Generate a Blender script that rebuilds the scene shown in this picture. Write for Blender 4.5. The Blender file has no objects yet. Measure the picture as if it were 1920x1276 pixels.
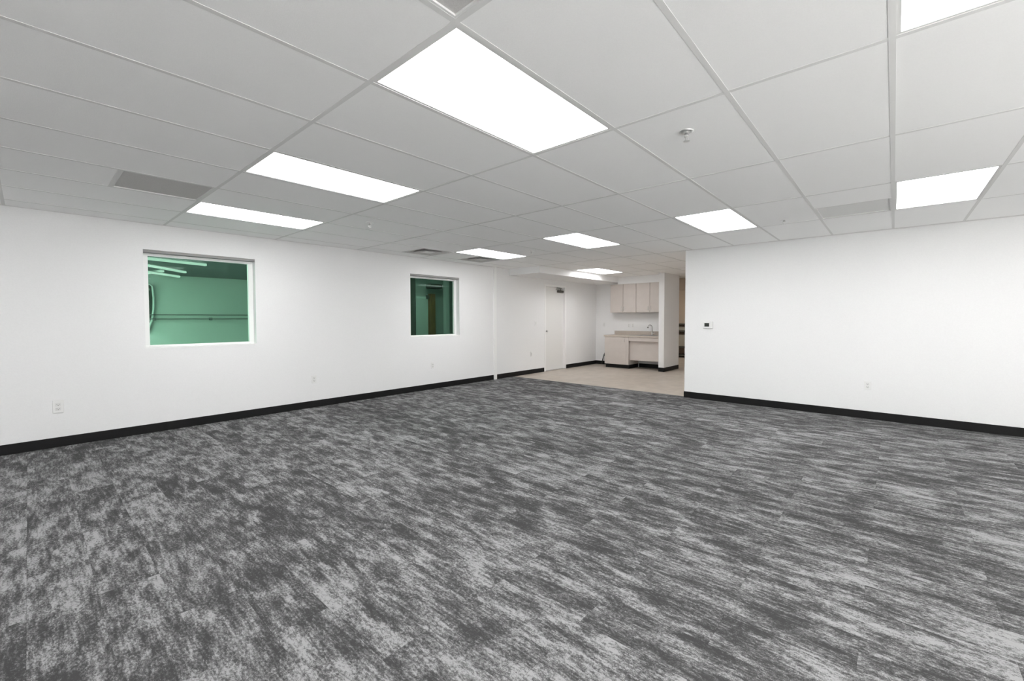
import bpy, math, random
from mathutils import Vector, Matrix

# ------------------------------------------------------------------ camera, world, exposure
sc = bpy.context.scene
FT = 0.3048
LAMP, STUDIO_LAMP = 11.2, 1.1     # radiance of the lit ceiling panels and of the studio tubes
SKY, SUN = 0.6, 74.0
CH = 2.4236            # ceiling height
WL, WR = 6.43, 6.14    # left wall plane (y), right wall plane (x)
YAW, PITCH, ROLL = 0.7263, -0.0313, -0.0028
CAM = Vector((-1.0893, -0.0254, 1.3166))
fw = Vector((math.cos(YAW)*math.cos(PITCH), math.sin(YAW)*math.cos(PITCH), math.sin(PITCH)))
r0 = Vector((math.sin(YAW), -math.cos(YAW), 0)); u0 = r0.cross(fw)
rt = r0*math.cos(ROLL)+u0*math.sin(ROLL); up = -r0*math.sin(ROLL)+u0*math.cos(ROLL)
cd = bpy.data.cameras.new('camera'); cam = bpy.data.objects.new('camera', cd)
sc.collection.objects.link(cam)
m = Matrix.Identity(4)
for k in range(3):
    m[k][0], m[k][1], m[k][2], m[k][3] = rt[k], up[k], -fw[k], CAM[k]
cam.matrix_world = m
cd.sensor_width = 36; cd.lens = 805.58/1920*36; cd.shift_y = -(638-622.18)/1920
cd.clip_start = 0.02; cd.clip_end = 100
sc.camera = cam

world = bpy.data.worlds.new('world'); sc.world = world; world.use_nodes = True
world.node_tree.nodes['Background'].inputs[0].default_value = (0.86, 0.93, 1, 1)
world.node_tree.nodes['Background'].inputs[1].default_value = SKY
sd_ = bpy.data.lights.new('sun', 'SUN'); sd_.energy = SUN; sd_.angle = .01     # enters the added opening behind the camera, bounces off the floor to the ceiling
sun = bpy.data.objects.new('sun', sd_); sc.collection.objects.link(sun); sun.rotation_euler = Vector((-.10, .72, -.95)).to_track_quat('-Z', 'Y').to_euler()
sc.view_settings.view_transform = 'Standard'; sc.view_settings.look = 'None'
sc.view_settings.gamma = 1; sc.view_settings.exposure = 0.12
sc.cycles.max_bounces = 16; sc.cycles.diffuse_bounces = 12
sc.cycles.use_denoising = True
col = sc.collection
random.seed(4)

# ------------------------------------------------------------------ materials
def srgb(r, g, b):
    f = lambda c: (c/255/12.92 if c/255 <= .04045 else ((c/255+.055)/1.055)**2.4)
    return (f(r), f(g), f(b), 1)
def mat(name, c, rough=.5, metal=0.0, spec=.5):
    m = bpy.data.materials.new(name); m.use_nodes = True
    b = m.node_tree.nodes['Principled BSDF']
    b.inputs['Base Color'].default_value = c if len(c) == 4 else (*c, 1)
    b.inputs['Roughness'].default_value = rough; b.inputs['Metallic'].default_value = metal
    b.inputs['Specular IOR Level'].default_value = spec
    return m
def emit(name, c, s):
    m = bpy.data.materials.new(name); m.use_nodes = True; nt = m.node_tree
    nt.nodes.clear(); e = nt.nodes.new('ShaderNodeEmission'); o = nt.nodes.new('ShaderNodeOutputMaterial')
    e.inputs[0].default_value = (*c, 1); e.inputs[1].default_value = s
    nt.links.new(e.outputs[0], o.inputs[0]); return m
def noisy(m, scale, c2, lo=.4, hi=.6, stretch=(1, 1, 1), bump=0.0):
    nt = m.node_tree; b = nt.nodes['Principled BSDF']
    tc = nt.nodes.new('ShaderNodeTexCoord'); mp = nt.nodes.new('ShaderNodeMapping'); mp.inputs['Scale'].default_value = stretch
    n = nt.nodes.new('ShaderNodeTexNoise'); n.inputs['Scale'].default_value = scale; n.inputs['Detail'].default_value = 5
    r = nt.nodes.new('ShaderNodeValToRGB'); r.color_ramp.elements[0].position = lo; r.color_ramp.elements[1].position = hi
    r.color_ramp.elements[0].color = b.inputs['Base Color'].default_value[:]; r.color_ramp.elements[1].color = (*c2[:3], 1)
    nt.links.new(tc.outputs['Object'], mp.inputs[0]); nt.links.new(mp.outputs[0], n.inputs['Vector'])
    nt.links.new(n.outputs[0], r.inputs[0]); nt.links.new(r.outputs[0], b.inputs['Base Color'])
    if bump:
        bp = nt.nodes.new('ShaderNodeBump'); bp.inputs['Strength'].default_value = bump; bp.inputs['Distance'].default_value = .002
        nt.links.new(n.outputs[0], bp.inputs['Height']); nt.links.new(bp.outputs[0], b.inputs['Normal'])
    return m

M = {}
M['wall'] = noisy(mat('white_wall_paint', (.80, .80, .80), .8, spec=.2), 90, (.815, .815, .815), bump=.08)
M['tile'] = noisy(mat('acoustic_ceiling_tile', (.90, .90, .895), .95, spec=.1), 260, (.93, .93, .925), .3, .7, bump=.25)
M['tee'] = mat('white_grid_metal', (.72, .72, .71), .9, spec=.05)
M['base'] = mat('black_vinyl_base', (.005, .005, .005), .5, spec=.3)
M['white'] = mat('white_gloss_paint', (.86, .86, .85), .35)
M['plate'] = mat('white_plastic', (.78, .78, .77), .35)
M['slot'] = mat('dark_slot', (.16, .16, .16), .6)
M['recep'] = mat('receptacle_plastic', (.70, .70, .69), .4)
M['screen'] = mat('dark_screen', (.025, .027, .025), .2)
M['laminate'] = noisy(mat('taupe_laminate', srgb(196, 188, 182), .5), 6, srgb(199, 191, 185))
M['counter'] = noisy(mat('beige_countertop', srgb(176, 166, 156), .4), 120, srgb(190, 181, 171))
M['steel'] = mat('brushed_steel', (.55, .55, .54), .3, 1)
M['darkmetal'] = mat('dark_bronze_metal', (.09, .085, .075), .4, .6)
M['cord'] = mat('black_rubber', (.012, .012, .012), .5)
M['doorpaint'] = mat('white_door_paint', (.76, .755, .74), .5)
M['eggcrate'] = noisy(mat('grey_perforated_metal', (.52, .51, .50), .8, spec=.1), 420, (.60, .59, .58), .45, .55)
M['plenum'] = mat('dark_plenum', (.30, .29, .285), .9)
M['chrome'] = mat('chrome', (.86, .86, .85), .35, 1)
M['lamp'] = emit('lit_panel', (1, .996, .995), LAMP)
M['studiolamp'] = emit('lit_tube', (1, .88, .86), STUDIO_LAMP)
M['passagefill'] = emit('passage_fill_panel', (1, 1, .97), 17)
M['studiofill'] = emit('studio_fill_panel', (1, 1, .97), 25)
M['hallfill'] = emit('hall_fill_panel', (1, .93, .82), 9)
M['hallwall'] = mat('beige_hall_paint', (.56, .48, .40), .8)
M['darkceil'] = mat('dark_grey_ceiling_paint', (.20, .20, .21), .9)
M['studiowall'] = mat('pale_studio_paint', (.70, .72, .70), .8)
M['studiofloor'] = mat('grey_studio_floor', (.30, .30, .29), .5)
M['wood'] = noisy(mat('brown_timber', (.30, .16, .06), .6), 8, (.20, .10, .04), stretch=(6, 6, .5))
M['greypaint'] = mat('grey_door_paint', (.62, .63, .62), .8)
M['shelf'] = mat('dark_grey_shelf', (.10, .10, .09), .9, spec=.1)
M['box'] = mat('grey_carton', (.42, .41, .37), .8)
M['paving'] = noisy(mat('dark_unseen_paving', (.13, .13, .13), .9), 3, (.11, .11, .11))
M['palegrille'] = mat('pale_perforated_metal', (.74, .74, .73), .8, spec=.1)
M['shadegrey'] = mat('grey_head_shade', (.33, .325, .32), .8, spec=.1)
M['bouncefloor'] = noisy(mat('pale_bounce_floor', (.62, .61, .59), .6), 4, (.58, .57, .55))
M['rail'] = mat('dark_rail', (.22, .22, .22), .5)

# vinyl tile of the kitchen floor
mv = mat('beige_vinyl_tile', srgb(178, 168, 158), .38, spec=.4); M['vinyl'] = mv
def build_vinyl():
    nt = mv.node_tree; b = nt.nodes['Principled BSDF']
    tc = nt.nodes.new('ShaderNodeTexCoord'); br = nt.nodes.new('ShaderNodeTexBrick')
    br.offset = .5; br.inputs['Scale'].default_value = 1; br.inputs['Brick Width'].default_value = .61; br.inputs['Row Height'].default_value = .305
    br.inputs['Mortar Size'].default_value = .0015
    br.inputs['Color1'].default_value = srgb(176, 166, 155); br.inputs['Color2'].default_value = srgb(182, 173, 163)
    br.inputs['Mortar'].default_value = srgb(160, 150, 140)
    n = nt.nodes.new('ShaderNodeTexNoise'); n.inputs['Scale'].default_value = 5; n.inputs['Detail'].default_value = 8
    mx = nt.nodes.new('ShaderNodeMix'); mx.data_type = 'RGBA'; mx.blend_type = 'OVERLAY'; mx.inputs[0].default_value = .25
    nt.links.new(tc.outputs['Object'], br.inputs['Vector']); nt.links.new(tc.outputs['Object'], n.inputs['Vector'])
    nt.links.new(br.outputs[0], mx.inputs[6]); nt.links.new(n.outputs[0], mx.inputs[7]); nt.links.new(mx.outputs[2], b.inputs['Base Color'])
build_vinyl()

# carpet planks 9 x 36 in, streaks run along y
mc = mat('grey_streaked_carpet', (.2, .2, .2), .95, spec=.1); M['carpet'] = mc
def build_carpet():
    nt = mc.node_tree; L = nt.links.new; b = nt.nodes['Principled BSDF']
    def mth(op, a, c=None, d=None):
        n = nt.nodes.new('ShaderNodeMath'); n.operation = op
        for i, v in enumerate((a, c, d)):
            if v is None: continue
            if isinstance(v, (int, float)): n.inputs[i].default_value = v
            else: L(v, n.inputs[i])
        return n.outputs[0]
    tc = nt.nodes.new('ShaderNodeTexCoord'); sp = nt.nodes.new('ShaderNodeSeparateXYZ'); L(tc.outputs['Object'], sp.inputs[0])
    x, y = sp.outputs[0], sp.outputs[1]
    W, Lg = .2286, .9144
    xi = mth('DIVIDE', mth('SUBTRACT', x, .016), W); cx = mth('FLOOR', xi); fx = mth('SUBTRACT', xi, cx)
    st = mth('MULTIPLY', mth('FLOORED_MODULO', cx, 2), .5)
    yi = mth('ADD', mth('DIVIDE', mth('SUBTRACT', y, .055), Lg), st); cy = mth('FLOOR', yi); fy = mth('SUBTRACT', yi, cy)
    cid = nt.nodes.new('ShaderNodeCombineXYZ'); L(cx, cid.inputs[0]); L(cy, cid.inputs[1])
    wn = nt.nodes.new('ShaderNodeTexWhiteNoise'); wn.noise_dimensions = '3D'; L(cid.outputs[0], wn.inputs['Vector'])
    off = nt.nodes.new('ShaderNodeVectorMath'); off.operation = 'SCALE'; L(wn.outputs['Color'], off.inputs[0]); off.inputs['Scale'].default_value = 40
    pos = nt.nodes.new('ShaderNodeVectorMath'); pos.operation = 'ADD'; L(tc.outputs['Object'], pos.inputs[0]); L(off.outputs[0], pos.inputs[1])
    def noise(sx, sy, det, rough, src=pos.outputs[0]):
        mp = nt.nodes.new('ShaderNodeMapping'); mp.inputs['Scale'].default_value = (sx, sy, 1); L(src, mp.inputs[0])
        n = nt.nodes.new('ShaderNodeTexNoise'); n.inputs['Scale'].default_value = 1; n.inputs['Detail'].default_value = det
        n.inputs['Roughness'].default_value = rough; L(mp.outputs[0], n.inputs['Vector']); return n.outputs[0]
    patch = noise(11, 3.6, 4, .62)          # big blotches inside a plank
    streak = noise(62, 9, 3, .6)           # long streaks
    mott = noise(120, 62, 3, .65)           # short flecks
    tuft = noise(330, 260, 1, .5)          # yarn
    room = noise(1.1, .7, 2, .5, tc.outputs['Object'])
    v = mth('MULTIPLY', patch, 1.0)
    v = mth('MULTIPLY_ADD', streak, .62, v); v = mth('MULTIPLY_ADD', mott, .75, v)
    v = mth('MULTIPLY_ADD', tuft, .40, v); v = mth('MULTIPLY_ADD', room, .28, v)
    v = mth('MULTIPLY_ADD', wn.outputs['Value'], .07, v)
    v = mth('MULTIPLY_ADD', mth('SUBTRACT', v, 1.57), 1.0, .5)
    rp = nt.nodes.new('ShaderNodeValToRGB'); cr = rp.color_ramp
    cr.elements[0].position = .33; cr.elements[0].color = (*DARK, 1)
    cr.elements[1].position = .68; cr.elements[1].color = (*LIGHT, 1)
    for p, c in ((.44, MID1), (.52, MID2), (.58, MID3)):
        e = cr.elements.new(p); e.color = (*c, 1)
    L(v, rp.inputs[0])
    # seam lines a little darker
    ex = mth('MINIMUM', fx, mth('SUBTRACT', 1, fx)); ey = mth('MINIMUM', fy, mth('SUBTRACT', 1, fy))
    seam = mth('MAXIMUM', mth('LESS_THAN', ex, .006), mth('LESS_THAN', ey, .0016))
    mx = nt.nodes.new('ShaderNodeMix'); mx.data_type = 'RGBA'; mx.blend_type = 'MULTIPLY'; L(mth('MULTIPLY', seam, .30), mx.inputs[0])
    L(rp.outputs[0], mx.inputs[6]); mx.inputs[7].default_value = (.3, .3, .3, 1); L(mx.outputs[2], b.inputs['Base Color'])
    bp = nt.nodes.new('ShaderNodeBump'); bp.inputs['Strength'].default_value = .35; bp.inputs['Distance'].default_value = .003
    L(tuft, bp.inputs['Height']); L(bp.outputs[0], b.inputs['Normal'])
DARK, MID1, MID2, MID3, LIGHT = [(v, v, v*1.01) for v in (.050, .082, .130, .185, .295)]
build_carpet()

# greenish tinted window glass: clear through, a little reflective
mg = bpy.data.materials.new('green_tinted_glass'); mg.use_nodes = True; M['glass'] = mg
nt = mg.node_tree; nt.nodes.clear()
t_ = nt.nodes.new('ShaderNodeBsdfTransparent'); t_.inputs[0].default_value = (.56, .81, .695, 1)
g_ = nt.nodes.new('ShaderNodeBsdfGlossy'); g_.inputs['Roughness'].default_value = .02
lw = nt.nodes.new('ShaderNodeFresnel'); lw.inputs[0].default_value = 1.18
mx = nt.nodes.new('ShaderNodeMixShader'); o_ = nt.nodes.new('ShaderNodeOutputMaterial')
nt.links.new(lw.outputs[0], mx.inputs[0]); nt.links.new(t_.outputs[0], mx.inputs[1]); nt.links.new(g_.outputs[0], mx.inputs[2]); nt.links.new(mx.outputs[0], o_.inputs[0])

# ------------------------------------------------------------------ mesh helpers
class MB:
    def __init__(s): s.v = []; s.f = []
    def box(s, x0, x1, y0, y1, z0, z1):
        n = len(s.v)
        s.v += [(x, y, z) for z in (z0, z1) for y in (y0, y1) for x in (x0, x1)]
        s.f += [tuple(n+i for i in q) for q in ((0, 2, 3, 1), (4, 5, 7, 6), (0, 1, 5, 4), (2, 6, 7, 3), (0, 4, 6, 2), (1, 3, 7, 5))]
        return s
    def quad(s, *p):
        n = len(s.v); s.v += list(p); s.f.append(tuple(range(n, n+len(p)))); return s
    def obox(s, c, dx, dy, dz, ux, uy):
        """box centred at c with half sizes and two axis vectors"""
        ux = Vector(ux).normalized(); uy = Vector(uy).normalized(); uz = ux.cross(uy); c = Vector(c); n = len(s.v)
        s.v += [tuple(c+ux*a*dx+uy*b*dy+uz*d*dz) for d in (-1, 1) for b in (-1, 1) for a in (-1, 1)]
        s.f += [tuple(n+i for i in q) for q in ((0, 2, 3, 1), (4, 5, 7, 6), (0, 1, 5, 4), (2, 6, 7, 3), (0, 4, 6, 2), (1, 3, 7, 5))]
        return s
    def lathe(s, c, axis, prof, seg=20):
        """prof: (distance along axis, radius)"""
        a = Vector(axis).normalized(); t = Vector((1, 0, 0)) if abs(a.x) < .9 else Vector((0, 1, 0))
        e1 = a.cross(t).normalized(); e2 = a.cross(e1); c = Vector(c); n = len(s.v); k = len(prof)
        for d, r in prof:
            for i in range(seg):
                w = 2*math.pi*i/seg; s.v.append(tuple(c+a*d+e1*r*math.cos(w)+e2*r*math.sin(w)))
        for j in range(k-1):
            for i in range(seg):
                i2 = (i+1) % seg
                s.f.append((n+j*seg+i, n+j*seg+i2, n+(j+1)*seg+i2, n+(j+1)*seg+i))
        s.f.append(tuple(n+i for i in range(seg))[::-1]); s.f.append(tuple(n+(k-1)*seg+i for i in range(seg)))
        return s
    def tube(s, pts, r, seg=10):
        P = [Vector(p) for p in pts]
        n = len(s.v); prev = None
        for i, p in enumerate(P):
            d = (P[min(i+1, len(P)-1)]-P[max(i-1, 0)]).normalized()
            if prev is None: e1 = d.orthogonal().normalized()
            else: e1 = (prev-d*prev.dot(d)).normalized()
            prev = e1; e2 = d.cross(e1)
            for k in range(seg):
                w = 2*math.pi*k/seg; s.v.append(tuple(p+e1*r*math.cos(w)+e2*r*math.sin(w)))
        for j in range(len(P)-1):
            for i in range(seg):
                i2 = (i+1) % seg; s.f.append((n+j*seg+i, n+j*seg+i2, n+(j+1)*seg+i2, n+(j+1)*seg+i))
        s.f.append(tuple(n+i for i in range(seg))[::-1]); s.f.append(tuple(n+(len(P)-1)*seg+i for i in range(seg)))
        return s
    def build(s, name, m, parent=None, bevel=0, smooth=False, loc=None):
        me = bpy.data.meshes.new(name); me.from_pydata(s.v, [], s.f); me.update()
        me.materials.append(M[m] if isinstance(m, str) else m)
        ob = bpy.data.objects.new(name, me); col.objects.link(ob)
        if smooth:
            for p in me.polygons: p.use_smooth = True
        if bevel:
            b = ob.modifiers.new('bevel', 'BEVEL'); b.width = bevel; b.segments = 2; b.limit_method = 'ANGLE'
        if parent is not None: ob.parent = parent
        if loc is not None: ob.location = loc
        return ob
def B(*a): return MB().box(*a)
def spline(pts, n=8):
    P = [Vector(p) for p in pts]; P = [P[0]*2-P[1]]+P+[P[-1]*2-P[-2]]; out = []
    for i in range(1, len(P)-2):
        for k in range(n):
            t = k/n; a, b, c, d = P[i-1:i+3]
            out.append(.5*((2*b)+(c-a)*t+(2*a-5*b+4*c-d)*t*t+(3*b-a-3*c+d)*t**3))
    return out+[P[-2]]
def tag(o, label=None, cat=None, group=None, kind=None):
    if label: o['label'] = label
    if cat: o['category'] = cat
    if group: o['group'] = group
    if kind: o['kind'] = kind
    return o
def empty(name, loc=(0, 0, 0), rz=0):
    e = bpy.data.objects.new(name, None); col.objects.link(e); e.location = loc; e.rotation_euler = (0, 0, rz)
    e.empty_display_size = .1; return e
def struct(mb, name, m, label=None, **k):
    return tag(mb.build(name, m, **k), label, kind='structure')
def copy_tree(o, parent=None):
    c = o.copy(); col.objects.link(c); c.parent = parent
    for ch in list(o.children): copy_tree(ch, c)
    return c

# ------------------------------------------------------------------ room shell
XB, YB, XF = -5.5, -4.7, 13.9       # back of the room, side behind the camera, far end of the hall
T = .15                             # wall thickness
struct(B(XB-T, 6.2, YB+1.8, WL+.02, -.06, 0), 'floor', 'carpet', 'streaked grey carpet planks')
ef = B(XB-T, 6.2, YB-T, YB+1.8, -.06, 0)  # unseen pale strip added to throw sunlight up at the ceiling
struct(ef, 'floor_bounce_strip', 'bouncefloor', 'added pale floor strip behind the camera, bounces sun up to the ceiling')
struct(B(6.2, XF+T, YB-T, WL+.02, -.06, 0), 'floor', 'vinyl', 'beige vinyl tile floor of the kitchenette')
struct(B(6.192, 6.212, 2.56, WL, 0, .004), 'trim_2', 'slot', 'thin dark strip where carpet meets tile')

WZ0, WZ1 = .98, 2.125
WIN = [(-.195, .962), (3.452, 4.607)]
DX0, DX1, DZ = 7.39, 8.32, 2.165
wl = MB()
HZ = 2.60
for x0, x1 in ((XB-T, WIN[0][0]), (WIN[0][1], WIN[1][0]), (WIN[1][1], DX0), (DX1, 9.85)):
    wl.box(x0, x1, WL, WL+T, -.06, HZ)
for x0, x1 in WIN:
    wl.box(x0, x1, WL, WL+T, -.06, WZ0); wl.box(x0, x1, WL, WL+T, WZ1, HZ)
wl.box(DX0, DX1, WL, WL+T, DZ, HZ)
struct(wl, 'wall_left', 'wall', 'long white wall with two windows and a door')
struct(B(WR, WR+T, YB, 2.56, -.06, HZ), 'wall_right', 'wall', 'white wall with thermostat')
struct(B(9.85, 10.19, 4.30, WL+T, -.06, HZ), 'wall_kitchen', 'wall', 'white wall behind the kitchen cabinets')
struct(B(9.22, 10.19, 4.165, 4.30, -.06, HZ), 'wall_partition', 'wall', 'short white stub wall beside the counter')
# unseen opening with upright bars, added so sunlight lifts the ceiling
def sun_opening(name, ax, c0, c1, lo, hi, n):
    w = MB(); f = MB(); p = MB()
    def bx(mb, a, b, d0, d1, z0, z1):
        if ax == 'x': mb.box(c0+d0, c0+d1, a, b, z0, z1)
        else: mb.box(a, b, c0+d0, c0+d1, z0, z1)
    bx(w, lo, c1[0], 0, T, -.06, HZ); bx(w, c1[1], hi, 0, T, -.06, HZ)
    bx(w, c1[0], c1[1], 0, T, -.06, .12); bx(w, c1[0], c1[1], 0, T, 2.36, HZ)
    o = struct(w, name, 'wall')
    st = (c1[1]-c1[0])/n
    for k in range(n+1):
        q = c1[0]+k*st; bx(f, q-.02, q+.02, .04, .09, .12, 2.36)
    f.build('added_mullions', 'tee', o)
    return o
struct(B(XB-T, XB, YB, WL, -.06, HZ), 'wall_back', 'wall')
sun_opening('wall_side', 'y', YB-T, (XB+.3, 1.9), XB-T, WR+T, 6)
struct(B(-40, WR+T, -40, YB-T, -.12, -.07), 'ground', 'paving'); struct(B(-40, XB-T, YB-T, 20, -.12, -.07), 'ground', 'paving')  # unseen paving added outside, kept dark to limit bounce onto the walls
struct(B(WR+T, XF, .55, .70, -.06, HZ), 'wall_hall_side', 'wall')
struct(B(XF, XF+T, .55, WL+T, -.06, HZ), 'wall_far', 'hallwall', 'beige far wall glimpsed past the stub wall')
struct(B(10.19, XF+T, WL, WL+T, -.06, HZ), 'wall_hall_end', 'hallwall')
# cross wall with a head-high opening, its lintel reads dark
hw = MB(); hw.box(11.0, 11.12, .70, 3.6, 0, CH); hw.box(11.0, 11.12, 5.2, WL, 0, CH); hw.box(11.0, 11.12, 3.6, 5.2, 2.09, CH)
struct(hw, 'wall_hall_cross', 'hallwall', 'dim lintel wall across the hallway')

# bulkhead along the left wall and header over the wall cabinets
struct(B(6.09, 9.85, 5.575, WL, 2.283, CH+.03), 'ceiling_bulkhead', 'wall', 'white boxed bulkhead under the ceiling along the left wall')
struct(B(9.53, 9.85, 4.30, 5.575, 2.232, CH+.03), 'ceiling_header', 'wall', 'white boxed header above the wall cabinets')
# vertical white strip on the left wall
struct(B(5.572, 5.652, WL-.03, WL, 0, CH), 'trim_1', 'white', 'white vertical strip on the left wall', bevel=.003)

# baseboards
BH, BT = .102, .009
def base(name, segs):
    b = MB()
    for s_ in segs: b.box(*s_, 0, BH)
    return struct(b, name, 'base', bevel=.003)
base('baseboard_left', [(XB, 5.572, WL-BT, WL), (5.652, DX0-.02, WL-BT, WL), (DX1+.005, 9.85, WL-BT, WL)])
base('baseboard_right', [(WR-BT, WR, YB, 2.56), (WR-BT, WR+T, 2.56, 2.56+BT)])
base('baseboard_kitchen', [(9.85-BT, 9.85, 5.82, WL-BT), (9.85-BT, 9.85, 4.30, 5.10)])
base('baseboard_partition', [(9.22-BT, 9.22, 4.165-BT, 4.30), (9.22, 10.17, 4.165-BT, 4.165)])
base('baseboard_back', [(XB, XB+BT, YB, WL-BT)])
base('baseboard_side', [(XB+BT, WR-BT, YB, YB+BT)])

# ------------------------------------------------------------------ suspended ceiling
PX, PY = 4*FT, 2*FT
ix0, ix1 = math.floor(XB/PX), math.ceil(XF/PX)
iy0, iy1 = math.floor(YB/PY), math.ceil(WL/PY)
lights = [(0, 2), (0, 5), (0, 8), (0, -1), (3, 2), (3, -1), (3, 5), (3, 8), (6, 8), (6, 2),
          (0, -4), (3, -4), (-3, -4), (-3, -1), (-3, 2), (-3, 5), (-3, 8)]
vents = {(-1, 7, 1): 'grille', (-1, 1, 1): 'grille', (3, 0, 1): 'grille', (2, 9, 1): 'diffuser', (3, 9, 1): 'diffuser'}
low = {}
TW = .012
tm = MB(); gm = MB()
ZT = CH+.0015
for i in range(ix0, ix1):
    for j in range(iy0, iy1):
        x0, y0 = i*PX, j*PY
        halves = [h for h in (0, 1) if (i, j, h) in vents or (i, j, h) in low]
        if (i, j) in lights: continue
        for h in (0, 1):
            if (i, j, h) in vents: continue
            a, b = x0+h*PX/2, x0+(h+1)*PX/2
            if (i, j, h) in low:
                tm.box(a+.004, b-.004, y0+.004, y0+PY-.004, CH-.014, ZT)
            else:
                z = ZT
                tm.quad((a, y0, z), (a, y0+PY, z), (b, y0+PY, z), (b, y0, z))
        if halves and not (halves == [0, 1]):
            gm.box(x0+PX/2-TW, x0+PX/2+TW, y0+TW, y0+PY-TW, CH, ZT+.002)
for i in range(ix0, ix1+1): gm.box(i*PX-TW, i*PX+TW, YB, WL, CH, ZT+.002)
for j in range(iy0, iy1+1):
    for i in range(ix0, ix1):
        gm.box(i*PX+TW, (i+1)*PX-TW, j*PY-TW, j*PY+TW, CH, ZT+.002)
# wall angle
gm.box(XB, 9.85, WL-.022, WL, CH-.001, CH+.006); gm.box(WR-.022, WR, YB, 2.56, CH-.001, CH+.006)
ceil = struct(tm, 'ceiling', 'tile', 'white suspended ceiling of lay-in tiles')
g = gm.build('ceiling_grid', 'tee', ceil)
struct(B(XB-T, XF+T, YB-T, WL+T, 2.60, 2.66), 'ceiling_deck', 'plenum')

# troffers
LI = .026
def make_light():
    r = empty('ceiling_light')
    f = MB()
    for a in ((0, PX, 0, LI), (0, PX, PY-LI, PY), (0, LI, LI, PY-LI), (PX-LI, PX, LI, PY-LI)):
        f.box(a[0], a[1], a[2], a[3], CH+.002, CH+.035)
    f.box(0, PX, 0, PY, CH+.035, CH+.05)
    f.build('frame', 'tee', r)
    B(LI, PX-LI, LI, PY-LI, CH+.006, CH+.016).build('diffuser', 'lamp', r)
    return r
LAB = {(0, 2): 'largest lit rectangular ceiling panel, nearest above the middle of the room',
       (0, 5): 'lit ceiling panel second nearest in the left row, between two others',
       (0, 8): 'lit ceiling panel nearest the left wall, just right of the grey square grille',
       (0, -1): 'lit ceiling panel cut off by the top right edge of the photo',
       (3, -1): 'lit ceiling panel on the right, beside the flat grey grille near the right wall',
       (3, 2): 'lit square-looking ceiling panel right of centre near the end of the right wall',
       (3, 5): 'small lit ceiling panel in the middle distance, centre of its row of three',
       (3, 8): 'small lit ceiling panel beside the faint square diffuser near the left wall',
       (6, 2): 'added fill panel for the kitchenette, hidden behind the right wall',  # unseen panel added to brighten the kitchenette and stub wall
       (6, 8): 'smallest and farthest lit ceiling panel, over the kitchenette beside the bulkhead'}
lp = make_light(); first = True
for ij in lights:
    o = lp if first else copy_tree(lp); first = False
    o.location = (ij[0]*PX, ij[1]*PY, 0)
    if ij in LAB: tag(o, LAB[ij], 'ceiling light', 'lit rectangular panels in the suspended ceiling')
    else: tag(o, 'lit ceiling panel in the part of the room behind the camera', 'ceiling light', 'ceiling panels behind the camera')

# vents
def make_grille():
    r = empty('ceiling_vent'); f = MB(); S = PX/2; w = .022
    for a in ((0, S, 0, w), (0, S, S-w, S), (0, w, w, S-w), (S-w, S, w, S-w)): f.box(*a, CH+.001, CH+.016)
    f.build('frame', 'tee', r)
    c = MB().box(w, S-w, w, S-w, CH+.009, CH+.013)
    c.build('grille', 'eggcrate', r)
    B(w, S-w, w, S-w, CH+.06, CH+.07).build('duct_back', 'plenum', r)
    return r
def make_diffuser():
    r = empty('ceiling_vent'); S = PX/2; f = MB()
    for a in ((0, S, 0, .03), (0, S, S-.03, S), (0, .03, .03, S-.03), (S-.03, S, .03, S-.03)): f.box(*a, CH-.003, CH+.012)
    f.build('frame', 'tee', r)
    c = MB(); c0 = S/2
    for k, (ro, ri) in enumerate(((.262, .19), (.18, .11))):
        zo, zi = CH-.004, CH+.045
        P = [(c0+sx*ro, c0+sy*ro, zo) for sx, sy in ((-1, -1), (1, -1), (1, 1), (-1, 1))]
        Q = [(c0+sx*ri, c0+sy*ri, zi) for sx, sy in ((-1, -1), (1, -1), (1, 1), (-1, 1))]
        for i in range(4):
            j = (i+1) % 4; c.quad(P[i], P[j], Q[j], Q[i]); c.quad(*[(a, b, z+.002) for a, b, z in (P[j], P[i], Q[i], Q[j])])
    c.build('cone', 'eggcrate', r)
    B(c0-.085, c0+.085, c0-.085, c0+.085, CH-.004, CH+.004).build('centre_plate', 'tee', r)
    B(.03, S-.03, .03, S-.03, CH+.07, CH+.08).build('duct_back', 'plenum', r)
    return r
VLAB = {(-1, 7, 1): 'dark grey square return grille in the ceiling above the left wall window',
        (-1, 1, 1): 'brownish grey return grille cut off by the top edge above the largest light',
        (3, 0, 1): 'flat grey return grille in the ceiling left of the right-hand lit panel',
        (2, 9, 1): 'square stepped air diffuser in the ceiling above the smaller window',
        (3, 9, 1): 'faint square air diffuser between a lit panel and the left wall'}
gr = df = None
for (i, j, h), kind in vents.items():
    if kind == 'grille':
        o = gr = make_grille() if gr is None else copy_tree(gr)
    else:
        o = df = make_diffuser() if df is None else copy_tree(df)
    o.location = (i*PX+h*PX/2, j*PY, 0)
    tag(o, VLAB[(i, j, h)], 'vent', 'square ceiling vents')
    if (i, j, h) == (3, 0, 1):
        for ch in o.children:
            if ch.name.startswith('grille'):
                ch.data = ch.data.copy(); ch.data.materials[0] = M['palegrille']

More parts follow.
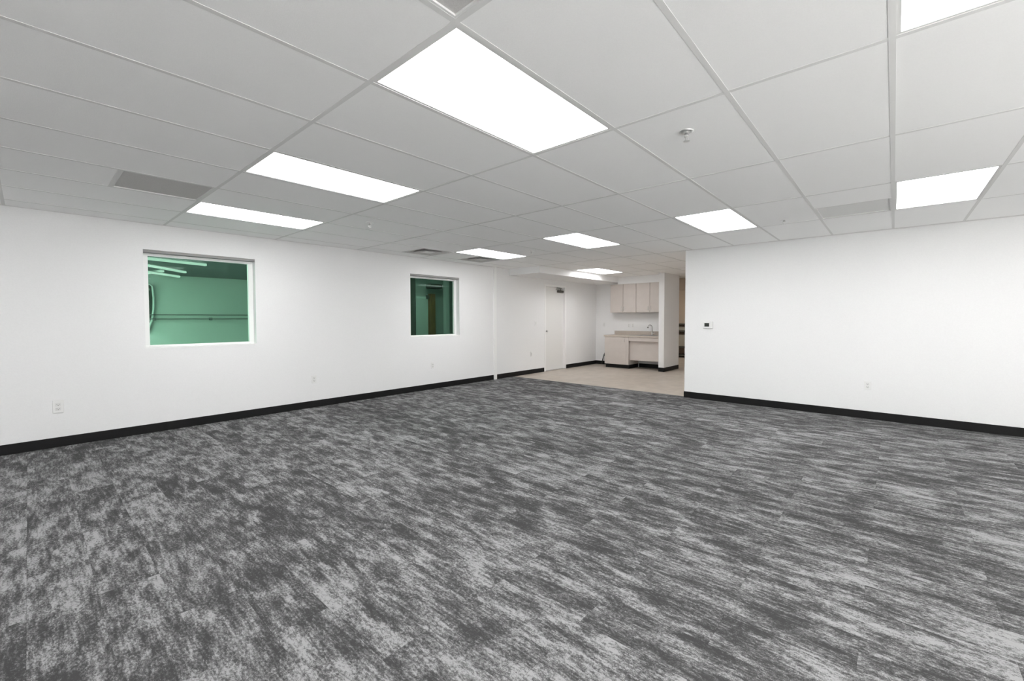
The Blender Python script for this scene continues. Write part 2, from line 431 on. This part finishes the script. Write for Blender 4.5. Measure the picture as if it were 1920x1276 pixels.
# sprinklers
def make_sprinkler():
    r = empty('fire_sprinkler')
    MB().lathe((0, 0, 0), (0, 0, -1), [(-.006, .034), (.0, .040), (.004, .040), (.010, .030), (.012, .016)], 28).build('escutcheon', 'chrome', r, smooth=True)
    MB().lathe((0, 0, 0), (0, 0, -1), [(.008, .011), (.026, .011), (.028, .014), (.034, .014), (.036, .007)], 16).build('nozzle', 'chrome', r, smooth=True)
    f = MB()
    for s in (-1, 1): f.tube(spline([(s*.011, 0, -.032), (s*.014, 0, -.042), (s*.009, 0, -.052), (0, 0, -.058)], 5), .0025, 6)
    f.build('frame_arms', 'chrome', r)
    d = MB().lathe((0, 0, 0), (0, 0, -1), [(.057, .004), (.058, .019), (.0595, .019), (.061, .004)], 20); d.build('deflector', 'chrome', r)
    return r
sp = make_sprinkler()
for k, (x, y, lab) in enumerate(((1.535, .915, 'chrome pendent fire sprinkler right of the largest lit panel'),
                               (1.545, 4.50, 'small fire sprinkler over the left half, between lit panels and the left wall'),
                               (4.45, 4.46, 'tiny far fire sprinkler between the two small lit panels'),
                               (4.60, .92, 'small fire sprinkler near the right wall beside the square-looking lit panel'))):
    o = sp if k == 0 else copy_tree(sp)
    o.location = (x, y, ZT-.001); tag(o, lab, 'sprinkler', 'fire sprinklers in the ceiling tiles')

# ------------------------------------------------------------------ windows
def window(n, x0, x1, label):
    r = tag(empty('window_%d' % n, (0, 0, 0)), label, kind='structure')
    y0, y1 = WL+.095, WL+T
    fwid, ft = .055, .062
    f = MB()
    f.box(x0, x1, y0, y1, WZ1-ft, WZ1); f.box(x0, x1, y0, y1, WZ0, WZ0+.035)
    f.box(x0, x0+fwid, y0, y1, WZ0+.035, WZ1-ft); f.box(x1-fwid, x1, y0, y1, WZ0+.035, WZ1-ft)
    f.build('window_frame', 'white', r, bevel=.003)
    B(x0+fwid, x1-fwid, y0+.040, y0+.046, WZ0+.035, WZ1-ft).build('pane', 'glass', r)
    s = MB().box(x0, x1, WL-.004, y0, WZ0-.001, WZ0+.012); s.build('window_sill', 'white', r)
    B(x0+.002, x1-.002, WL+.012, y0-.001, WZ1-.030, WZ1-.001).build('head_shade', 'shadegrey', r)  # grey strip painted in for the shade under the window head
    if n == 1:
        B(x0+.045, x0+.19, y0-.001, y0+.001, WZ0+.017, WZ0+.023).build('sticker', 'recep', r)
window(1, *WIN[0], 'white framed window with green tinted glass nearest the camera')
window(2, *WIN[1], 'white framed window with green tinted glass nearer the kitchenette')

# ------------------------------------------------------------------ door in the left wall
d = tag(empty('door_1', (0, 0, 0)), 'flush white door with closer in the left wall', kind='structure')
f = MB(); jy = WL+.10
f.box(DX0, DX0+.05, WL-.006, WL+T, 0, DZ); f.box(DX1-.05, DX1, WL-.006, WL+T, 0, DZ); f.box(DX0+.05, DX1-.05, WL-.006, WL+T, DZ-.05, DZ)
f.build('door_frame', 'white', d, bevel=.003)
B(DX0+.053, DX1-.053, WL+.055, WL+.10, .012, DZ-.053).build('door_panel', 'doorpaint', d, bevel=.002)
B(DX0+.05, DX1-.05, WL+.0, WL+T, 0, .010).build('threshold', 'steel', d)
h = MB().lathe((DX0+.105, WL+.055, 1.0), (0, -1, 0), [(0, .033), (.008, .033), (.012, .014), (.035, .012), (.042, .024), (.062, .028), (.074, .018)], 20)
h.build('door_handle', 'steel', d, smooth=True)
B(DX1-.33, DX1-.09, WL+.005, WL+.055, 1.985, 2.045).build('door_closer', 'darkmetal', d, bevel=.006)
a = MB(); a.obox((DX1-.32, WL-.02, 2.068), .115, .012, .005, (1, -.35, 0), (.35, 1, 0)); a.obox((DX1-.30, WL+.0, 2.095), .13, .011, .005, (1, .22, 0), (-.22, 1, 0))
a.lathe((DX1-.21, WL+.02, 2.04), (0, 0, 1), [(0, .012), (.035, .012)], 12)
a.build('closer_arm', 'darkmetal', d)

# ------------------------------------------------------------------ wall plates.  built facing -y, then turned
def plate_outlet(dec=True):
    r = empty('power_outlet')
    B(-.035, .035, -.007, 0, -.0575, .0575).build('cover_plate', 'plate', r, bevel=.003)
    for s in (-1, 1):
        f_ = B(-.017, .017, -.010, -.006, s*.0195-.0145, s*.0195+.0145).build('receptacle', 'recep', r, bevel=.003)
        sl = MB(); zc = s*.0195
        sl.box(-.0085, -.006, -.0106, -.0098, zc-.002, zc+.007); sl.box(.006, .0085, -.0106, -.0098, zc-.002, zc+.006); sl.box(-.0025, .0025, -.0106, -.0098, zc-.010, zc-.005)
        sl.build('slots', 'slot', f_)
    return r
def plate_switch():
    r = empty('light_switch')
    B(-.035, .035, -.007, 0, -.0575, .0575).build('cover_plate', 'plate', r, bevel=.003)
    B(-.0165, .0165, -.010, -.006, -.033, .033).build('rocker', 'recep', r, bevel=.002)
    return r
po = plate_outlet(); ps = plate_switch(); used = {}
def put(proto, key, loc, rz, label, cat, group=None, sc_=1):
    o = copy_tree(proto) if used.get(key) else proto; used[key] = 1
    o.location = loc; o.rotation_euler = (0, 0, rz); o.scale = (sc_,)*3; tag(o, label, cat, group)
G = 'power outlets low on the walls'
put(po, 'o', (-.905, WL, .419), 0, 'white power outlet low on the left wall, nearest the camera', 'outlet', G, 1.15)
put(po, 'o', (1.724, WL, .42), 0, 'white power outlet low on the left wall between the two windows', 'outlet', G)
put(po, 'o', (3.93, WL, .44), 0, 'faint white power outlet low on the left wall under the smaller window', 'outlet', G)
put(po, 'o', (6.87, WL, .47), 0, 'faint power outlet low on the left wall just before the door', 'outlet', G)
put(po, 'o', (WR, .212, .435), -math.pi/2, 'white power outlet low on the right wall', 'outlet', G)
put(po, 'o', (9.85, 5.40, 1.12), -math.pi/2, 'left power outlet of the pair above the kitchen counter', 'outlet', 'outlets above the counter')
put(po, 'o', (9.85, 5.29, 1.12), -math.pi/2, 'right power outlet of the pair above the kitchen counter', 'outlet', 'outlets above the counter')
put(ps, 's', (7.03, WL, 1.20), 0, 'white light switch at hand height left of the door', 'switch')
put(ps, 's', (9.85, 6.17, 1.14), -math.pi/2, 'white light switch on the kitchen wall left of the cabinets', 'switch')

t = tag(empty('thermostat', (WR, 2.195, 1.205), -math.pi/2), 'white wall thermostat with small dark screen on the right wall', 'thermostat')
B(-.075, .075, -.022, 0, -.055, .055).build('body', 'plate', t, bevel=.006)
B(-.050, .022, -.0235, -.0215, -.025, .032).build('screen', 'screen', t)

# ------------------------------------------------------------------ kitchenette
def pull(parent, x, y, z, vertical=True):
    b = MB(); L_ = .055
    b.tube([(x-.022, y, z-L_), (x-.022, y, z+L_)], .005, 8)
    for s in (-1, 1): b.tube([(x, y, z+s*.04), (x-.022, y, z+s*.04)], .004, 8)
    b.build('handle', 'steel', parent)
def wall_cabinet(y0, y1, label):
    r = tag(empty('wall_cabinet', (9.53, (y0+y1)/2, 1.47)), label, 'cabinet', 'taupe wall cabinets over the counter')
    ox, oy, oz = 9.53, (y0+y1)/2, 1.47
    def P(mb): mb.v = [(a-ox, b-oy, c-oz) for a, b, c in mb.v]; return mb
    P(B(9.55, 9.85, y0, y1, 1.47, 2.232)).build('body', 'laminate', r)
    ym = (y0+y1)/2
    for a, b, s in ((y0, ym, 1), (ym, y1, -1)):
        dd = P(B(9.53, 9.549, a+.0035, b-.0035, 1.473, 2.228)).build('door', 'laminate', r, bevel=.0015)
        yh = ym-s*.035
        hb = MB(); hb.tube([(9.506, yh, 1.52), (9.506, yh, 1.63)], .005, 8)
        for z in (1.535, 1.615): hb.tube([(9.53, yh, z), (9.506, yh, z)], .004, 8)
        P(hb).build('handle', 'steel', dd)
wall_cabinet(5.045, 5.797, 'left taupe wall cabinet with two doors, partly under the bulkhead')
wall_cabinet(4.302, 5.043, 'right taupe wall cabinet with two doors, against the stub wall')

bc = tag(empty('base_cabinet', (9.27, 5.47, 0)), 'taupe floor cabinet with one door at the left end of the counter', 'cabinet')
def rel(mb, o): mb.v = [(a-o.location.x, b-o.location.y, c-o.location.z) for a, b, c in mb.v]; return mb
rel(B(9.272, 9.85-BT-.002, 5.115, 5.81, .10, .829), bc).build('body', 'laminate', bc)
dd = rel(B(9.252, 9.271, 5.185, 5.808, .103, .825), bc).build('door', 'laminate', bc, bevel=.0015)
hb = MB(); hb.tube([(9.23, 5.225, .69), (9.23, 5.225, .79)], .005, 8)
for z in (.705, .775): hb.tube([(9.252, 5.225, z), (9.23, 5.225, z)], .004, 8)
rel(hb, bc).build('handle', 'steel', dd)
rel(B(9.254, 9.271, 5.117, 5.182, .103, .829), bc).build('filler_strip', 'laminate', bc)
rel(B(9.305, 9.84, 5.12, 5.805, 0, .0995), bc).build('toe_kick', 'base', bc)

ct = tag(empty('kitchen_countertop', (9.55, 5.06, .83)), 'beige laminate countertop with low backsplash', 'countertop')
c = MB()
# top with a sink cut-out
SX0, SX1, SY0, SY1 = 9.36, 9.76, 4.42, 4.98
c.box(9.235, SX0, 4.30, 5.825, .83, .87); c.box(SX1, 9.85, 4.30, 5.825, .83, .87)
c.box(SX0, SX1, 4.30, SY0, .83, .87); c.box(SX0, SX1, SY1, 5.825, .83, .87)
rel(c, ct).build('worktop', 'counter', ct)
rel(B(9.83, 9.85, 4.32, 5.825, .87, .972), ct).build('backsplash', 'counter', ct, bevel=.002)
rel(B(9.30, 9.85, 4.30, 4.32, .87, .972), ct).build('side_splash', 'counter', ct, bevel=.002)
sb = tag(empty('sink_front', (9.27, 4.71, .73)), 'open knee space front under the sink with taupe apron and back panel', 'panel')
rel(B(9.254, 9.274, 4.302, 5.113, .728, .829), sb).build('apron', 'laminate', sb, bevel=.0015)
rel(B(9.33, 9.35, 4.302, 5.112, .225, .728), sb).build('knee_panel', 'laminate', sb)
rel(B(9.274, 9.33, 4.302, 5.112, .728, .745), sb).build('rail', 'laminate', sb)

sk = tag(empty('kitchen_sink', (9.56, 4.70, .87)), 'stainless steel sink set in the countertop', 'sink')
s = MB(); zb = .72
s.box(SX0+.001, SX1-.001, SY0+.001, SY1-.001, zb, zb+.004)
for a in ((SX0+.001, SX0+.004, SY0+.001, SY1-.001), (SX1-.004, SX1-.001, SY0+.001, SY1-.001), (SX0+.004, SX1-.004, SY0+.001, SY0+.004), (SX0+.004, SX1-.004, SY1-.004, SY1-.001)):
    s.box(*a, zb, .872)
rel(s, sk).build('basin', 'steel', sk)
s = MB()
for a in ((SX0-.016, SX0+.002, SY0-.016, SY1+.016), (SX1-.002, SX1+.016, SY0-.016, SY1+.016), (SX0, SX1, SY0-.016, SY0+.002), (SX0, SX1, SY1-.002, SY1+.016)):
    s.box(*a, .8702, .8745)
rel(s, sk).build('rim', 'steel', sk)
fa = tag(empty('kitchen_faucet', (9.80, 4.72, .872)), 'tall gooseneck chrome faucet behind the sink', 'faucet')
MB().lathe((0, 0, 0), (0, 0, 1), [(0, .026), (.006, .026), (.012, .017), (.07, .015), (.075, .011)], 20).build('base', 'steel', fa, smooth=True)
MB().tube(spline([(0, 0, .06), (0, 0, .20), (-.012, .01, .245), (-.05, .035, .268), (-.09, .06, .25), (-.105, .068, .215)], 8), .010, 12).build('spout', 'steel', fa, smooth=True)
MB().tube([(-.105, .068, .215), (-.107, .069, .185)], .016, 12).build('spray_head', 'darkmetal', fa)
MB().tube([(0, -.016, .045), (0, -.05, .055), (-.01, -.085, .075)], .006, 8).build('lever', 'steel', fa)
sd = tag(empty('soap_bottle', (9.795, 4.50, .872)), 'short grey soap dispenser at the right of the sink', 'soap dispenser')
MB().lathe((0, 0, 0), (0, 0, 1), [(0, .024), (.06, .026), (.075, .010), (.09, .008)], 16).build('bottle', 'darkmetal', sd, smooth=True)
MB().tube([(0, 0, .088), (-.005, 0, .098), (-.045, 0, .096)], .005, 8).build('pump', 'steel', sd)

cordm = MB()
cordm.tube(spline([(9.80, 6.20, .012), (9.79, 6.19, .10), (9.76, 6.12, .27), (9.72, 6.03, .40), (9.70, 5.93, .43), (9.70, 5.86, .33), (9.72, 5.845, .15), (9.74, 5.84, .012)], 8), .011, 8)
cordm.tube(spline([(9.74, 6.00, .012), (9.75, 6.02, .12), (9.76, 6.09, .25), (9.76, 6.12, .30)], 8), .010, 8)
tag(cordm.build('extension_cord', 'cord', smooth=True), 'black looped cord standing on the floor left of the floor cabinet', 'cord')

# hallway shelving glimpsed between the stub wall and the right wall
sh = tag(empty('storage_shelf', (13.7, 5.4, 0)), 'dark shelving unit at the end of the hallway', 'shelf')
for z, hh in ((.06, .03), (.33, .04), (.86, .05), (1.10, .03)):
    rel(B(13.40, 13.88, 4.7, 6.2, z, z+hh), sh).build('shelf_board', 'shelf', sh)
for y_ in (4.7, 6.16):
    rel(B(13.40, 13.88, y_, y_+.04, 0, 1.15), sh).build('side_post', 'shelf', sh)
for k, (z, hh) in enumerate(((.37, .40), (.91, .13))):
    o = B(13.47, 13.85, 4.9, 6.05, z, z+hh).build('storage_box', 'box', bevel=.006)
    tag(o, ('wide grey carton on the lower shelf at the hallway end', 'shallow grey carton on the upper shelf at the hallway end')[k], 'box')
hl = empty('ceiling_light', (12.4, 4.6, 0)); tag(hl, 'added fill panel brightening the far end of the hallway', 'ceiling light')  # panel added to brighten the beige wall beyond the lintel
B(-.3, .3, -.6, .6, CH-.022, CH-.006).build('diffuser', 'hallfill', hl)

# ------------------------------------------------------------------ studio seen through the nearer window
SXW0, SXW1, SYF, SCH = -3.0, 5.0, 16.0, 2.62
struct(B(SXW0, 9.0, WL+T, SYF, -.06, 0), 'floor_studio', 'studiofloor')
struct(B(SXW0-T, 9.0, WL+T, SYF+T, SCH, SCH+.05), 'ceiling_studio', 'darkceil')
struct(B(SXW0-T, SXW1+T, SYF, SYF+T, -.06, SCH), 'wall_studio_far', 'studiowall')
struct(B(SXW0-T, SXW0, WL+T, SYF, -.06, SCH), 'wall_studio_side', 'studiowall')
struct(B(SXW1, SXW1+T, 9.95, SYF, -.06, SCH), 'wall_studio_end', 'studiowall')
struct(B(3.22, 3.32, WL+T, 9.95, -.06, SCH), 'wall_studio_partition', 'studiowall')
struct(B(3.32, 9.0, 9.80, 9.95, -.06, SCH), 'wall_passage_far', 'greypaint')
struct(B(9.0, 9.1, WL+T, 9.95, -.06, SCH), 'wall_passage_end', 'greypaint')
# ballet rail
br = tag(empty('wall_handrail', (2.0, 15.9, 1.3)), 'dark double handrail across the green-looking wall behind the nearer window', 'handrail')
for z in (1.335, 1.455):
    rel(MB().tube([(-2.5, 15.86, z), (4.8, 15.86, z)], .014, 8), br).build('rail', 'rail', br)
for x in (-1.1, .1, 1.33, 2.70, 3.9):
    rel(B(x-.03, x+.03, 15.85, 16.0, 1.29, 1.37), br).build('bracket', 'rail', br)
# arched board with pale border at the left of the window view
ab = tag(empty('wall_board', (.9, 15.95, 1.6)), 'dark patterned board with pale curved border seen at the left of the nearer window', 'wall board')
pts = []
for k in range(13):
    w = k/12; pts.append((.98+.33*math.sin(math.pi*(.5+.5*w))**.6 if k < 12 else .98, 15.93, 2.30-1.32*w))
pts = [(.2, 15.93, 2.33), (1.25, 15.93, 2.33), (1.31, 15.93, 2.27), (1.33, 15.93, 1.95), (1.32, 15.93, 1.6), (1.28, 15.93, 1.3), (1.18, 15.93, 1.0), (1.12, 15.93, .95), (.2, 15.93, .95)]
pl = MB(); pl.quad(*[(a, 15.94, c) for a, b, c in pts]); pl.quad(*[(a, 15.99, c) for a, b, c in reversed(pts)])
rel(pl, ab).build('board', 'shelf', ab)
rel(MB().tube(pts[:], .026, 8), ab).build('border', 'white', ab)
pk = MB(); rr = random.Random(2)
for k in range(11):
    z = 1.05+k*.11
    for q in range(4):
        x = .45+q*.21+rr.uniform(-.03, .03); pk.box(x, x+rr.uniform(.08, .16), 15.925, 15.938, z, z+rr.uniform(.03, .07))
rel(pk, ab).build('pattern', 'box', ab)
for y_ in (9.5, 13.2):  # unseen panels added to brighten the studio walls
    q_ = tag(empty('ceiling_light', (-1.9, y_, 0)), ('near' if y_ < 11 else 'far')+' added fill panel of the studio, out of sight left of the nearer window', 'ceiling light', 'added studio fill panels')
    B(-.6, .6, -1.5, 1.5, SCH-.03, SCH-.008).build('diffuser', 'studiofill', q_)
# four bar lights hung at angles
bars = [((-.9, 10.42), (1.51, 11.18)), ((-.2, 11.08), (1.56, 13.3)), ((1.05, 15.28), (1.258, 14.15)), ((-.6, 12.1), (1.72, 14.8))]
names_ = ['nearest', 'second nearest', 'third nearest', 'farthest']
for k, (p, q) in enumerate(bars):
    hz = 2.57 if k == 2 else 2.5
    a_, b_ = Vector((*p, hz)), Vector((*q, hz)); c_ = (a_+b_)/2; ln = (b_-a_).length/2; dr = (b_-a_).normalized()
    r = tag(empty('bar_light', c_), '%s of the four angled bar lights seen through the nearer window' % names_[k], 'bar light', 'angled bar lights behind the nearer window')
    MB().obox((0, 0, .033), ln, .02, .01, dr, (-dr.y, dr.x, 0)).build('housing', 'tee', r)
    MB().obox((0, 0, 0), ln, .032, .022, dr, (-dr.y, dr.x, 0)).build('lens', 'studiolamp', r)
# passage behind the smaller window
def thing(mb, name, m, label, cat, **k): return tag(mb.build(name, m, **k), label, cat)
thing(B(6.215, 6.372, 9.42, 9.55, 0, 2.0), 'timber_post', 'wood', 'brown timber post seen through the smaller window', 'post')
thing(B(6.725, 6.86, 9.40, 9.52, 0, SCH), 'pale_column', 'white', 'narrow pale column at the right of the smaller window view', 'column', bevel=.01)
dp = tag(empty('leaning_door', (5.98, 9.55, 0)), 'grey door leaf seen through the smaller window, left of the timber post', 'door leaf')
rel(B(5.80, 6.20, 9.52, 9.56, 0, 1.86), dp).build('leaf', 'greypaint', dp)
rel(B(5.80, 6.20, 9.50, 9.519, 1.86, 1.92), dp).build('top_bar', 'white', dp)
rel(B(6.12, 6.19, 9.46, 9.519, 1.86, 1.96), dp).build('hinge_box', 'shelf', dp)
thing(B(6.12, 6.52, 9.30, 9.52, 2.14, 2.26), 'wall_unit', 'shelf', 'dark box mounted high beyond the smaller window', 'wall unit', bevel=.02)
thing(B(5.55, 5.74, 9.45, 9.60, 0, SCH), 'dark_post', 'shelf', 'dark post at the left edge of the smaller window view', 'post')
pl_ = tag(empty('ceiling_light', (5.2, 8.2, 0)), 'added fill panel out of sight behind the smaller window', 'ceiling light')  # unseen panel added to light the passage
B(-.3, .3, -.3, .3, SCH-.02, SCH-.005).build('diffuser', 'passagefill', pl_)
